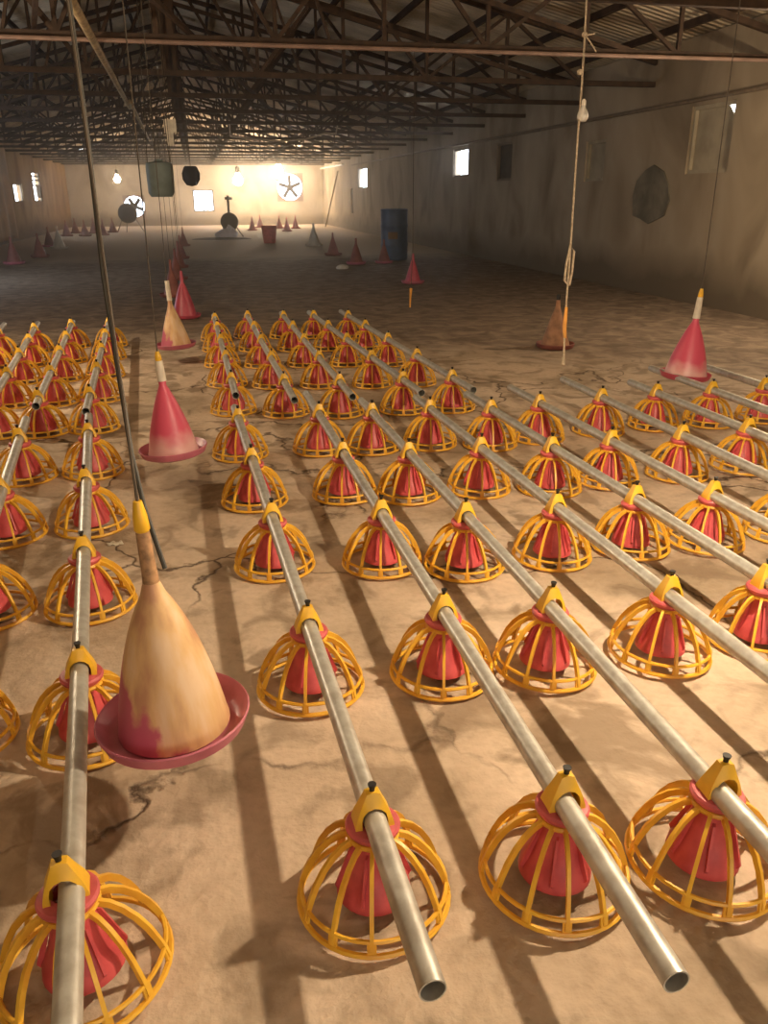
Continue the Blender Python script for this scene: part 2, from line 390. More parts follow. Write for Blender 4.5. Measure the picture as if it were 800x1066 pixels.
bm.faces.new(vs_[:3]); bm.faces.new(vs_[3:][::-1])
for i in range(3): bm.faces.new((vs_[i], vs_[(i+1) % 3], vs_[3+(i+1) % 3], vs_[3+i]))
struct('trim_2', bm, M_['wall_end'])
wi += 1
bm = bmesh.new(); y = YE+.05
for (a, b, c, d) in ((sq[0], sq[0]+.07, sq[2], sq[3]), (sq[1]-.07, sq[1], sq[2], sq[3]), (sq[0], sq[1], sq[2], sq[2]+.07), (sq[0], sq[1], sq[3]-.07, sq[3]),
                     (sx-.02, sx+.02, sq[2], sz), (sq[0], sq[1], sz-.03, sz+.01)): box(bm, a, b, y, y+.05, c, d)
struct('window_%d' % wi, bm, M_['frame'])

def wall_fan(cx, cz, R, q, ang, label):
    t = thing('exhaust_fan', label, 'fan', (cx, YE+.04, cz), 'exhaust fans in the end wall')
    bm = bmesh.new(); n = 32      # square plate with round mouth
    inn, out = [], []
    for k in range(n):
        a = 2*PI*k/n; dx, dz = math.cos(a), math.sin(a); s = 1/max(abs(dx), abs(dz))
        inn.append((dx*R*.93, dz*R*.93)); out.append((max(q[0]-cx, min(q[1]-cx, dx*R*s)), max(q[2]-cz, min(q[3]-cz, dz*R*s))))
    v = [[bm.verts.new((x, yy, z)) for x, z in lst] for lst in (inn, out) for yy in (0, .06)]
    for k in range(n):
        j = (k+1) % n
        bm.faces.new((v[0][k], v[0][j], v[2][j], v[2][k])); bm.faces.new((v[1][k], v[3][k], v[3][j], v[1][j])); bm.faces.new((v[0][k], v[1][k], v[1][j], v[0][j]))
    obj('housing', bm, M_['conduit'], t, False)
    bm = bmesh.new()
    for k in range(5):
        a = ang+2*PI*k/5; q_ = Matrix.Rotation(-a, 4, 'Y') @ Matrix.Rotation(math.radians(28), 4, 'X')
        box(bm, .08, R*.86, -.006, .006, -.11, .10, q_)
    obj('fan_blades', bm, M_['dark'], t, False, (0, .03, 0))
    bm = bmesh.new(); lathe(bm, [(.001, -.08), (.10, -.08), (.12, 0), (.10, .08), (.001, .08)], 16); bmesh.ops.rotate(bm, verts=bm.verts, matrix=Matrix.Rotation(PI/2, 3, 'X'))
    obj('hub', bm, M_['dark'], t, True, (0, .03, 0))
wall_fan(f1x, f1z, FR1, q1, .35, 'round exhaust fan set in the end wall beside the brightest bulb')
wall_fan(f2x, f2z, FR2, q2, .9, 'round exhaust fan low in the left part of the end wall')

# roof
bm = bmesh.new()
for xa, za, xb, zb in ((XL-.35, EAVE-.06, RX, RIDGE), (RX, RIDGE, XR+.35, EAVE-.06)):
    v = [bm.verts.new(c) for c in ((xa, Y0-.3, za), (xb, Y0-.3, zb), (xb, YE+.3, zb), (xa, YE+.3, za), (xa, Y0-.3, za+.05), (xb, Y0-.3, zb+.05), (xb, YE+.3, zb+.05), (xa, YE+.3, za+.05))]
    for f in ((0,3,2,1),(4,5,6,7),(0,1,5,4),(1,2,6,5),(2,3,7,6),(3,0,4,7)): bm.faces.new([v[i] for i in f])
struct('ceiling', bm, M_['roof'])

# haze added in the far part of the shed for bulb glow and softer contrast
bm = bmesh.new(); box(bm, XL+.2, XR-.17, 9.0, YE-.01, .01, 3.4)
hz = bpy.data.materials.new('haze_volume'); hz.use_nodes = True; hn = hz.node_tree
hn.nodes.remove(hn.nodes['Principled BSDF']); sc_ = hn.nodes.new('ShaderNodeVolumeScatter')
sc_.inputs['Color'].default_value = (1, .89, .75, 1); sc_.inputs['Density'].default_value = .011; sc_.inputs['Anisotropy'].default_value = .72
hn.links.new(sc_.outputs[0], hn.nodes['Material Output'].inputs['Volume'])
ho = obj('added_haze', bm, hz, None, False); ho['kind'] = 'stuff'; ho['label'] = 'thin haze added in the far part of the hall for bulb glow'; ho['category'] = 'haze'

# purlins along the shed under the sheets
def roof_z(x): return EAVE + (RIDGE-EAVE)*((XR-x)/(XR-RX) if x > RX else (x-XL)/(RX-XL))
px_ = [-5.9, -4.9, -3.9, -2.9, -1.9, -.95, .55, 1.5, 2.5, 3.5, 4.5, 5.5, 6.4]
for i, x in enumerate(px_):
    bm = bmesh.new(); z = roof_z(x)-.11
    box(bm, x-.025, x+.025, Y0, YE, z-.045, z+.045)
    side, k = ('left', 6-i) if i < 6 else ('right', i-5)
    tag(obj('roof_purlin', bm, M_['rust'], None, False), 'long rusty steel purlin under the roof sheets, %s %s of the ridge' % (ORD[k], side), 'purlin', 'purlins')

# trusses every 2.61 m
def make_truss():
    t = thing('roof_truss', '', 'roof truss', (0, 0, 0), 'roof trusses')
    zc = 3.02; top = lambda x: roof_z(x)-.19; s = .055
    bm = bmesh.new(); bar(bm, (XL, 0, zc), (XR, 0, zc), s+.015); obj('bottom_chord', bm, M_['rust'], t, False)
    for xe in (XL, XR):
        bm = bmesh.new(); bar(bm, (xe, 0, top(xe)), (RX, 0, top(RX)), s+.015); obj('top_chord', bm, M_['rust'], t, False)
        bm = bmesh.new(); bar(bm, (xe+(RX-xe)*.24, 0, zc), (RX, 0, top(RX)-.62), s); obj('inner_chord', bm, M_['rust'], t, False)
    bm = bmesh.new(); bar(bm, (RX-.05, 0, zc), (RX-.05, 0, top(RX)), s); bar(bm, (RX+.09, 0, zc), (RX+.09, 0, top(RX)-.02), s); obj('king_post', bm, M_['rust'], t, False)
    for side, xe in ((-1, XL), (1, XR)):
        n = 6; xs = [RX+(xe-RX)*k/n for k in range(n+1)]
        for k in range(1, n):
            bm = bmesh.new(); bar(bm, (xs[k], 0, zc), (xs[k], 0, top(xs[k])), s*.8); obj('web_post', bm, M_['rust'], t, False)
        for k in range(n-1):
            bm = bmesh.new()
            a, b = ((xs[k], 0, zc), (xs[k+1], 0, top(xs[k+1]))) if k % 2 else ((xs[k], 0, top(xs[k])), (xs[k+1], 0, zc))
            bar(bm, a, b, s*.8); obj('diagonal_brace', bm, M_['rust'], t, False)
            if k in (1,):
                bm = bmesh.new(); m = (xs[k]+xs[k+1])/2
                bar(bm, (m, 0, zc), (xs[k+1] if k % 2 == 0 else xs[k], 0, top(xs[k+1] if k % 2 == 0 else xs[k])), s*.6); obj('diagonal_brace', bm, M_['rust'], t, False)
    return t
tr0 = make_truss(); ty = 4.65; k = 0
while ty < YE-.6:
    t = tr0 if k == 0 else dup(tr0)
    t.location = (0, ty, 0)
    k += 1
    t['label'] = 'rusty steel lattice truss spanning the shed, %s truss from the camera' % ORD[k]
    ty += 2.61
# long diagonal runners tying the trusses together under the ridge
for i, (xa, ya, xb, yb, lab) in enumerate(((-.5, 6.9, 2.6, 23, 'right'), (-.9, 6.9, -3.8, 23, 'left'))):
    bm = bmesh.new(); bar(bm, (xa, ya, 3.09), (xb, yb, 3.09), .045)
    tag(obj('tie_bar', bm, M_['rust'], None, False), 'rusty diagonal tie bar across the trusses, running to the far %s' % lab, 'tie bar', 'tie bars')

# pale steel conduit on the first fully visible truss
bm = bmesh.new(); tube(bm, [(XL+.03, 9.75, 2.975), (0, 9.75, 2.965), (XR-.02, 9.75, 2.975)], .022, 8)
tag(obj('conduit', bm, M_['conduit']), 'pale pinkish conduit running across the shed below the nearest truss', 'conduit')
# pipe along the right wall above the windows
bm = bmesh.new(); tube(bm, [(XR-.04, 3.0, 2.68), (XR-.04, 20, 2.70), (XR-.04, 38, 2.72)], .028, 8)
tag(obj('wall_pipe', bm, M_['frame']), 'thin dark pipe running along the right wall above the windows', 'pipe')
# bamboo poles lying against the underside of the trusses
pa, pb, pc = at_z(74, 0, 2.95), at_z(135, 112, 2.95), at_z(153, 146, 2.95)
p0 = pa + (pa-pb)*.25
bm = bmesh.new(); tube(bm, [p0, pa, (pa+pb)/2, pb], .04, 10, True, [.042, .042, .038, .034]); tag(obj('bamboo_pole', bm, M_['bamboo']), 'pale bamboo pole under the trusses, coming from the top left edge', 'pole', 'bamboo poles')
bm = bmesh.new(); o_ = Vector((.06, 0, -.005)); tube(bm, [pb+(pa-pb)*.12+o_, pb+o_, pc+o_], .033, 10, True, [.034, .032, .028]); tag(obj('bamboo_pole', bm, M_['bamboo']), 'thinner bamboo pole tied on beyond the near bamboo pole', 'pole', 'bamboo poles')
# sagging cable in front of the trusses
bm = bmesh.new()
cp = [at_y(px, py, 20.25) for px, py in ((240, 142), (268, 145), (292, 147), (318, 145), (338, 139), (350, 139))]
cp = [Vector((cp[0].x, 20.31, 3.0))]+cp+[Vector((cp[-1].x+.05, 20.31, 3.0))]
tube(bm, cp, .02, 6); tag(obj('sagging_cable', bm, M_['rope']), 'pale cable sagging below the trusses above the brightest bulb', 'cable')
# small light strip on the far right wall
bm = bmesh.new(); a, b = at_x(322, 178, XR-.05), at_x(357, 171, XR-.05); tube(bm, [a, b], .05, 8)
tag(obj('wall_strip', bm, M_['white']), 'pale strip high on the far end of the right wall', 'strip')
# dark sheet stuck on right wall
bm = bmesh.new(); yA, yB = 11.75, 12.7
vs_ = []
for x in (XR-.025, XR-.005):
    vs_.append([bm.verts.new((x, y, z)) for y, z in ((yA, 1.18), (yA+.2, 1.12), (yA+.45, 1.05), (yA+.7, 1.12), (yB, 1.16), (yB+.06, 1.45), (yB-.02, 1.68), (yB-.28, 1.84), (yA+.45, 1.90), (yA+.15, 1.80), (yA-.02, 1.62), (yA-.1, 1.4))])
bm.faces.new(vs_[0]); bm.faces.new(vs_[1][::-1])
for i in range(12): bm.faces.new((vs_[0][i], vs_[0][(i+1) % 12], vs_[1][(i+1) % 12], vs_[1][i]))
tag(obj('dark_sheet', bm, M_['patchdark'], None, False), 'dark greenish grey sheet stuck on the right wall below the boarded window', 'sheet')
# orange brown curtain on the left wall
bm = bmesh.new(); ys = [19+ i*(32.6-19)/68 for i in range(69)]
HW = [(a-.1, b+.1, c-.1, d+.1) for a, b, c, d in LW]
def cz(i, j): return .12 + 3.2*j/16
vg = [[bm.verts.new((XL+.10+.05*math.sin(y*5.1)*(1-j/22), y, cz(0, j))) for j in range(17)] for y in ys]
for i in range(68):
    for j in range(16):
        ym, zm = (ys[i]+ys[i+1])/2, cz(0, j+.5)
        if any(a < ym < b and c < zm < d for a, b, c, d in HW): continue
        bm.faces.new((vg[i][j], vg[i+1][j], vg[i+1][j+1], vg[i][j+1]))
cu = obj('curtain', bm, M_['tarp']); md = cu.modifiers.new('thick', 'SOLIDIFY'); md.thickness = .006
tag(cu, 'orange brown tarpaulin curtain along the left wall', 'curtain')

# ------------------------------------------------------------------ bulbs
def bulb(label, p, r, s, top=None):
    t = thing('light_bulb', label, 'light bulb', p, 'bare bulbs')
    bm = bmesh.new(); lathe(bm, [(.001, -r), (r*.5, -r*.87), (r*.87, -r*.5), (r, 0), (r*.9, r*.45), (r*.5, r*1.0), (r*.42, r*1.5)], 16)
    obj('glass', bm, glow('bulb_glow', WARM, s), t)
    bm = bmesh.new(); lathe(bm, [(r*.42, r*1.5), (r*.5, r*1.55), (r*.5, r*2.6), (r*.2, r*2.9)], 12, True, True); obj('socket', bm, M_['black'], t)
    bm = bmesh.new(); zt = (top or 3.0)-p[2]; tube(bm, [(0, 0, r*2.8), (0, 0, zt)], .006, 6); obj('flex', bm, M_['cord'], t)
    return t
for (p, r, s), lab in zip(NEAR_BULBS, ['bare bulb hanging low over the feeder pans at the right']):
    bulb(lab, p, r, s, roof_z(p[0])-.02)
for (p, r, s), lab in zip(SIDE_BULBS, ['bare bulb hanging left of the far feeder block', 'bare bulb hanging near the right wall', 'added unseen fill bulb high above the left edge']):
    bulb(lab, p, r, s, roof_z(p[0])-.02)
for lab, p, r, s in FAR_BULBS: bulb(lab, p, r, s, roof_z(p[0])-.02)

# ------------------------------------------------------------------ feeder pans
def make_pan():
    t = thing('feeder_pan', '', 'feeder pan', (0, 0, 0), 'feeder pans')
    bm = bmesh.new(); n = 12
    prof = [(.052, .184), (.074, .178), (.098, .161), (.121, .135), (.140, .103), (.153, .072), (.162, .045), (.167, .022)]
    for k in range(n):
        a = 2*PI*(k+.5)/n; c, s = math.cos(a), math.sin(a)
        rings = []
        for i, (r, z) in enumerate(prof):
            p = Vector((r*c, r*s, z)); q0 = prof[max(i-1, 0)]; q1_ = prof[min(i+1, len(prof)-1)]
            tg = Vector(((q1_[0]-q0[0])*c, (q1_[0]-q0[0])*s, q1_[1]-q0[1])).normalized()
            sd = Vector((-s, c, 0)); nm = tg.cross(sd)
            w_ = .0043; h_ = .0080-.0003*i
            rings.append([bm.verts.new(p+sd*w_*u+nm*h_*v) for u, v in ((-1, -1), (1, -1), (1, 1), (-1, 1))])
        for a_, b_ in zip(rings, rings[1:]):
            for j in range(4): bm.faces.new((a_[j], a_[(j+1) % 4], b_[(j+1) % 4], b_[j]))
        bm.faces.new(rings[0][::-1]); bm.faces.new(rings[-1])
    hoop(bm, .168, .012, .0070); hoop(bm, .163, .046, .0055)
    for k in range(12):
        a = 2*PI*(k+.5)/12; c, s = math.cos(a), math.sin(a); bar(bm, (.168*c, .168*s, .010), (.163*c, .163*s, .046), .020, .006)
    hoop(bm, .052, .186, .007, 28)
    obj('grille', bm, M_['yellow'], t)
    bm = bmesh.new()
    lathe(bm, [(.038, .212), (.038, .205), (.043, .16), (.052, .12), (.064, .085), (.080, .055), (.084, .030), (.080, .030), (.074, .048), (.058, .08), (.046, .115), (.037, .16), (.032, .212)], 28)
    for k in range(6):     # moulded ridges on the cone
        a = 2*PI*k/6; q = Matrix.Rotation(a, 4, 'Z')
        v = [bm.verts.new(q @ Vector(c)) for c in ((.040, -.003, .16), (.040, .003, .16), (.080, .003, .045), (.080, -.003, .045), (.052, -.003, .155), (.052, .003, .155), (.088, .003, .058), (.088, -.003, .058))]
        for f in ((0,3,2,1),(4,5,6,7),(0,1,5,4),(1,2,6,5),(2,3,7,6),(3,0,4,7)): bm.faces.new([v[i] for i in f])
    obj('feed_cone', bm, M_['red'], t)
    bm = bmesh.new(); lathe(bm, [(.030, .190), (.050, .190), (.060, .203), (.061, .210), (.057, .216), (.040, .219), (.030, .219)], 28); obj('collar', bm, M_['pink'], t)
    # saddle clamp hooked over the pipe
    bm = bmesh.new()
    inner, outer = [], []
    zc, ri = .238, .0285
    path = [(-1, .196)]
    inner.append((-ri, .204)); outer.append((-.048, .204))
    inner.append((-ri, .222)); outer.append((-.046, .226))
    for k, ox, oz in ((0, -.040, .245), (1, -.029, .268), (2, -.016, .288), (3, 0, .291), (4, .016, .288), (5, .029, .268), (6, .040, .245)):
        a = PI - PI*k/6
        inner.append((ri*math.cos(a), zc+ri*math.sin(a))); outer.append((ox, oz))
    inner.append((ri, .222)); outer.append((.046, .226))
    inner.append((ri, .204)); outer.append((.048, .204))
    L = []
    for sg in (-1, 1):
        L.append([bm.verts.new((x, sg*(.029-(z-.204)*.10), z)) for x, z in inner]); L.append([bm.verts.new((x*.92, sg*(.028-(z-.204)*.20), z+(.008 if z > .28 else 0))) for x, z in outer])
    for i in range(len(inner)-1):
        bm.faces.new((L[0][i], L[0][i+1], L[1][i+1], L[1][i])); bm.faces.new((L[2][i], L[3][i], L[3][i+1], L[2][i+1]))
        bm.faces.new((L[0][i], L[2][i], L[2][i+1], L[0][i+1])); bm.faces.new((L[1][i], L[1][i+1], L[3][i+1], L[3][i]))
    for i in (0, -1): bm.faces.new((L[0][i], L[1][i], L[3][i], L[2][i]))
    sc = obj('saddle_clamp', bm, M_['yellow2'], t)
    bm = bmesh.new(); lathe(bm, [(.006, .296), (.0065, .304), (.009, .311), (.010, .315)], 10, True, True); obj('cap', bm, M_['black'], sc)
    return t
pan0 = make_pan(); used = [False]
# rows: near block (x at k=1, dx per k), y of the five pans ; far block the same for k=6..10
YN = [1.31, 2.18, 3.02, 3.89, 4.76]; YF = [5.70, 6.62, 7.50, 8.35, 9.12]
ROWS = {   # name: (near x list or (x1,dx), far (x6,dx), near y list, far y list)
 'W': (None, (-2.00, -.095), None, [5.75, 6.6, 7.4, 8.15, 8.75]),
 'X': ((-1.42, -.085), (-1.72, -.075), [1.6, 2.4, 3.2, 3.95, 4.8], [5.65, 6.5, 7.35, 8.1, 8.75]),
 'Y': ((-1.10, -.085), (-1.42, -.070), [1.5, 2.3, 3.1, 3.85, 4.72], [5.65, 6.5, 7.35, 8.15, 8.87]),
 'Z': ((-.735, -.082), (-1.12, -.062), [1.40, 2.19, 2.99, 3.78, 4.66], [5.62, 6.5, 7.4, 8.25, 9.07]),
 'A': ((-.345, -.089), (-.80, -.050), [1.30, 2.12, 2.97, 3.82, 4.68], [5.65, 6.55, 7.45, 8.3, 9.1]),
 'B': ((.268, -.030), (.155, -.012), [1.36, 2.22, 3.17, 3.98, 4.82], [5.92, 6.84, 7.70, 8.50, 9.16]),
 'C': ((.687, -.012), (.525, -.014), [1.32, 2.21, 3.09, 3.97, 4.80], [5.76, 6.71, 7.58, 8.45, 9.28]),
 'D': ((1.041, -.019), (.915, -.013), [1.28, 2.17, 2.99, 3.89, 4.76], [5.67, 6.62, 7.54, 8.38, 9.18]),
 'E': ((1.476, -.034), (1.375, -.045), [1.29, 2.16, 3.00, 3.90, 4.77], [5.64, 6.53, 7.46, 8.32, 9.10]),
 'F': ((1.873, -.041), (1.745, -.044), [1.30, 2.17, 3.01, 3.82, 4.67], [5.62, 6.52, 7.40, 8.24, 9.02]),
 'G': ((2.224, -.040), None, [1.25, 2.10, 2.98, 3.85, 4.74], None),
 'H': ((2.60, -.020), None, [1.25, 2.12, 3.0, 3.87, 4.80], None),
 'I': ((3.02, -.020), None, [1.25, 2.12, 3.0, 3.89, 4.83], None),
 'J': ((3.43, -.020), None, [1.25, 2.12, 3.0, 3.91, 4.82], None),
 'K': ((3.86, -.020), None, [1.25, 2.12, 3.0, 3.93, 4.84], None),
}
NEAR_END = {'B': .93, 'C': .855}; SPAN_FAR = {'C': 5.36, 'G': 5.22, 'H': 5.38, 'I': 5.18, 'J': 5.6, 'K': 5.6, 'F': 5.1}
TILT = {('D', 0): (.02, .055), ('C', 0): (.0, .03), ('D', 1): (0, .04), ('A', 0): (0, -.05), ('A', 1): (0, .02), ('E', 1): (0, .04), ('G', 2): (0, .04), ('I', 3): (0, .05)}
def in_frame(x, y):
    for dx, dy, dz in ((0, 0, .3), (.17, 0, .02), (-.17, 0, .02), (0, .17, .02), (0, -.17, .02), (0, 0, .15), (.12, .12, .1), (-.12, .12, .1), (-.12, -.12, .1), (.12, -.12, .1)):
        p = (x+dx, y+dy, dz)
        if (Vector(p)-EYE).dot(Fv) > .1:
            u, v, z = to_px(p)
            if 0 < u < 800 and 0 < v < 1066: return True
    return False
right_names = 'BCDEFGHIJK'; left_names = 'AZYXW'
def pipe(xa, ya, xb, yb, label, zz=.238):
    t = thing('feed_pipe', label, 'feed pipe', (xa, ya, zz), 'galvanised feed pipes')
    d = Vector((xb-xa, yb-ya, 0)); Ln = d.length; n = 20
    bm = bmesh.new(); rings = []
    for r, y in ((.025, 0), (.025, Ln), (.0222, Ln), (.0222, 0)):
        rings.append([bm.verts.new((r*math.cos(2*PI*k/n), y, r*math.sin(2*PI*k/n))) for k in range(n)])
    for i in range(4):
        a, b = rings[i], rings[(i+1) % 4]
        for k in range(n): bm.faces.new((a[k], a[(k+1) % n], b[(k+1) % n], b[k]))
    o = obj('tube', bm, M_['galv'], t)
    # dark auger seen in the open mouth
    bm = bmesh.new(); pts = [(.012*math.cos(a*.9), .05+a*.006, .012*math.sin(a*.9)) for a in range(0, 40)]
    tube(bm, pts, .004, 5)
    obj('auger', bm, M_['inside'], t)
    bm = bmesh.new()
    m_ = Matrix.Rotation(-PI/2, 3, 'X')
    lathe(bm, [(.0219, .16), (.0219, .165)], 16, True, True); bmesh.ops.rotate(bm, verts=bm.verts, matrix=m_)
    obj('bore_shade', bm, M_['inside'], t, False)  # black disc standing in for the shade deep in the bore
    t.rotation_euler = (0, 0, math.atan2(d.y, d.x)-PI/2)
for name, (nr, fr, yn, yf) in ROWS.items():
    side = 'right' if name in right_names else 'left'
    idx = (right_names.index(name) if side == 'right' else left_names.index(name))+1
    for blk, par, ys_ in (('near', nr, yn), ('far', fr, yf)):
        if not par: continue
        vis = 0; off = 0 if blk == 'near' else 5
        for k, y in enumerate(ys_):
            x = par[0]+par[1]*k
            if not in_frame(x, y): continue
            vis += 1
            o = pan0 if not used[0] else dup(pan0)
            used[0] = True
            o.location = (x, y, 0)
            dirz = math.atan2(ys_[-1]-ys_[0], par[1]*4)-PI/2
            tl = TILT.get((name, k) if blk == 'near' else None, (random.uniform(-.02, .02), random.uniform(-.02, .02)))
            o.rotation_euler = (tl[0], tl[1], dirz)
            # turn the cage by a whole number of ribs so that no two look cloned, scale a hair
            o.location.z = .168*abs(math.sin(math.hypot(*tl)))
            o['label'] = 'yellow feeder pan, %s from camera, on the %s %s pipe %s of big tan cone' % (ORD[vis], ORD[idx], blk, side)
            o['group'] = 'yellow feeder pans on the %s pipes' % blk
        sl = par[1]/((ys_[-1]-ys_[0])/4)
        if blk == 'near': ya, yb = NEAR_END.get(name, .80), SPAN_FAR.get(name, 5.08)
        else: ya, yb = (5.20 if name not in 'BWXYZ' else 5.42), 9.42 if name in right_names else 9.3
        if vis: pipe(par[0]+sl*(ya-ys_[0]), ya, par[0]+sl*(yb-ys_[0]), yb, 'galvanised %s feed pipe, %s one to the %s of the big tan cone' % (blk, ORD[idx], side))

# ------------------------------------------------------------------ bell feeders
def bell(name, label, p, sc, cone_m, tray_m, neck_m, H=.40, R=.145, TR=.19, neck=.12, grip=None, cord=None, lean=(0, 0), group=None, simple=False, convex=.6, tray_h=.045):
    t = thing(name, label, 'bell feeder', p, group)
    n = 20 if simple else 40
    bm = bmesh.new(); prof = []
    for i in range(13):
        u = i/12; r = R*((1-u)**(convex+.25) *(1-.12*(1-u)**2)) ; r = max(r, .020)
        prof.append((r, .03+H*u))
    prof = [(R*.90, .014)] + [(R*.985*1.0 if False else prof[0][0]*1.02, .022)] + prof
    lathe(bm, prof, n, True, True); obj('bell', bm, cone_m, t)
    bm = bmesh.new()
    lathe(bm, [(.001, .004), (TR*.80, 0), (TR*.93, .012), (TR, tray_h), (TR*.985, tray_h+.004), (TR*.955, tray_h), (TR*.88, .018), (TR*.78, .010), (.001, .012)], n); obj('tray', bm, tray_m, t)
    bm = bmesh.new(); nr = .026 if neck_m is M_['white'] else .020
    lathe(bm, [(nr, H+.02), (nr*.92, H+.06), (nr*.8, H+neck)], 14, True, True); obj('neck', bm, neck_m, t)
    if grip:
        gm, gl = grip; bm = bmesh.new(); lathe(bm, [(.015, H+neck), (.019, H+neck+.006), (.017, H+neck+gl*.5), (.010, H+neck+gl)], 12, True, True); obj('hanger', bm, gm, t)
    t.rotation_euler = (lean[0], lean[1], -YAW); t.scale = (sc, sc, sc)
    if cord:
        top = H+neck+(grip[1] if grip else 0)
        bm = bmesh.new(); inv = t.matrix_basis.inverted()
        q = inv @ Vector((p[0]+cord[0], p[1]+cord[1], cord[2])); tube(bm, [(0, 0, top-.004), q], .0035/sc, 6); obj('hanging_cord', bm, M_['cord'], t)
    return t
# the large faded one hanging at the left
pB = at_depth(183, 757, 2.02)
bell('bell_drinker', 'large faded tan and pink cone with rose tray, hanging between the near feed pipes', pB, .98, M_['fadedbell'], M_['tray'], M_['neck'], H=.385, R=.155, TR=.193, neck=.16,
     grip=(M_['yellow2'], .075), lean=(0, -.042), cord=tuple(at_depth(62, -60, 1.93)-pB)[:2]+(at_depth(60, -60, 1.93).z,), convex=.40)
# its dark hose
hp = [at_depth(px, py, 1.93) for px, py in ((172, 592), (160, 557), (150, 527), (137, 472), (124, 392), (108, 290), (92, 150), (82, 75), (72, 0))]
last = hp[-1]; hp += [last+(last-hp[-2])*3.0]; e = hp[-1]; hp += [Vector((e.x-.05, e.y+.1, roof_z(e.x)-.05))]
bm = bmesh.new(); tube(bm, hp, .0062, 8); tag(obj('drinker_hose', bm, M_['hose']), 'long dark hose coming down from the roof to the large tan cone', 'hose')
dz = 3.05
def on_floor(px, py, z=0): p = at_z(px, py, z); p.z = z; return p
p = at_depth(181.5, 473, 4.45)
bell('bell_feeder', 'bright pink cone with white neck and pink tray, behind the large tan cone', (p.x, p.y, p.z), .98, M_['dustybell'], M_['tray'], M_['white'], H=.40, R=.155, TR=.19, neck=.13, grip=(M_['yellow2'], .05), lean=(0, -.06), cord=(0, .1, 4.9), group='pink bell feeders', convex=.58)
p = at_depth(184, 362, 7.7)
bell('bell_feeder', 'tan and pink cone with white neck, second cone behind the large tan one', (p.x, p.y, p.z), 1.0, M_['fadedbell'], M_['tray'], M_['white'], H=.42, R=.16, TR=.19, neck=.2, lean=(0, -.05), cord=(0, .1, 4.8), group='pink bell feeders', convex=.7)
p = on_floor(193, 331)
bell('bell_feeder', 'dull pink cone just behind the tan one in the middle aisle', (p.x, p.y, .0), 1.1, M_['bell'], M_['bell'], M_['bell'], H=.42, R=.16, TR=.19, neck=.12, cord=(0, 0, 4.8), group='pink bell feeders')
p = on_floor(578, 362)
bell('bell_feeder', 'tan orange cone standing on the dark floor behind the hanging rope', p, 1.08, M_['brownbell'], M_['dullred'], M_['black'], H=.42, R=.155, TR=.185, neck=.08, group='pink bell feeders', convex=.78)
p = at_depth(713, 394, 6.0)
bell('bell_feeder', 'pink cone with pale rim, leaning, hanging right in front of the right wall', (p.x, p.y, p.z), 1.0, M_['dustybell'], M_['bell'], M_['white'], H=.42, R=.175, TR=.185, neck=.17, grip=(M_['yellow2'], .06), lean=(0, .06), cord=(.1, .1, 4.2), group='pink bell feeders', convex=.55)
FARB = [((430, 295), 1.12, 'bell', 'tray', 'red cone with pale tray, in front of and right of the blue drum'),
        ((400, 274), 1.15, 'dullred', 'tray', 'small dark red cone touching the left side of the blue drum'),
        ((371, 275), 1.25, 'dullred', 'tray', 'dark brownish red cone, second cone left of the blue drum'),
        ((347, 266), 1.25, 'dullred', 'dullred', 'dark red cone, third cone left of the blue drum'),
        ((327, 256), 1.5, 'white', 'white', 'pale whitish cone, farthest left of the cones left of the blue drum'),
        ((15, 275), 1.35, 'dullred', 'tray', 'red cone with pale tray at the left edge of the hall'),
        ((42, 268), 1.30, 'dullred', 'dullred', 'brownish red cone in front of the orange curtain'),
        ((62, 259), 1.45, 'white', 'white', 'whitish cone near the left corner of the hall'),
        ((52, 257), 1.3, 'dullred', 'tray', 'dull red cone just left of the whitish one')]
for (u, v), s, cm, tm, lab in FARB:
    bell('bell_feeder', lab, on_floor(u, v), s, M_[cm], M_[tm], M_[cm], neck=.06, simple=True, group='cones standing far back in the hall', convex=.8)
i = 0
for (u, v) in ((70, 246), (79, 243), (89, 246), (98, 243), (108, 245), (118, 242)):
    i += 1; bell('bell_feeder', 'dim red cone by the far left corner, %s from the left in its row' % ORD[i], on_floor(u, v), 1.35, M_['dullred'], M_['dullred'], M_['dullred'], neck=.06, simple=True, group='row of dim cones by the far left corner', convex=.8)
i = 0
for (u, v) in ((263, 240), (271, 237), (291, 238), (299, 241), (308, 238)):
    i += 1; bell('bell_feeder', 'dim pink cone under the brightest bulb, %s from the left in its row' % ORD[i], on_floor(u, v), 1.3, M_['bell'], M_['bell'], M_['bell'], neck=.06, simple=True, group='row of dim cones under the brightest bulb', convex=.8)
i = 0
for y in (12.48, 15.09, 17.70, 20.31, 25.53):
    i += 1; bell('bell_feeder', 'dim pink cone hung in the middle aisle, %s beyond the dull pink one' % ORD[i], (-.42, y, .12), 1.05, M_['dullred'], M_['dullred'], M_['dullred'], neck=.1, simple=True, cord=(0, 0, 3.03), group='cones in line down the middle aisle', convex=.8)

# red bucket under the brightest bulb
p = on_floor(281, 253)
t = thing('bucket', 'small red bucket on the floor under the brightest bulb', 'bucket', p)
bm = bmesh.new(); lathe(bm, [(.001, 0), (.20, 0), (.26, .55), (.275, .56), (.25, .56), (.19, .02), (.001, .02)], 24); obj('body', bm, M_['red'], t)
bm = bmesh.new(); tube(bm, [(.26*math.cos(a), 0, .55+.22*math.sin(a)) for a in [PI*k/12 for k in range(13)]], .01, 6); obj('handle', bm, M_['galv'], t)

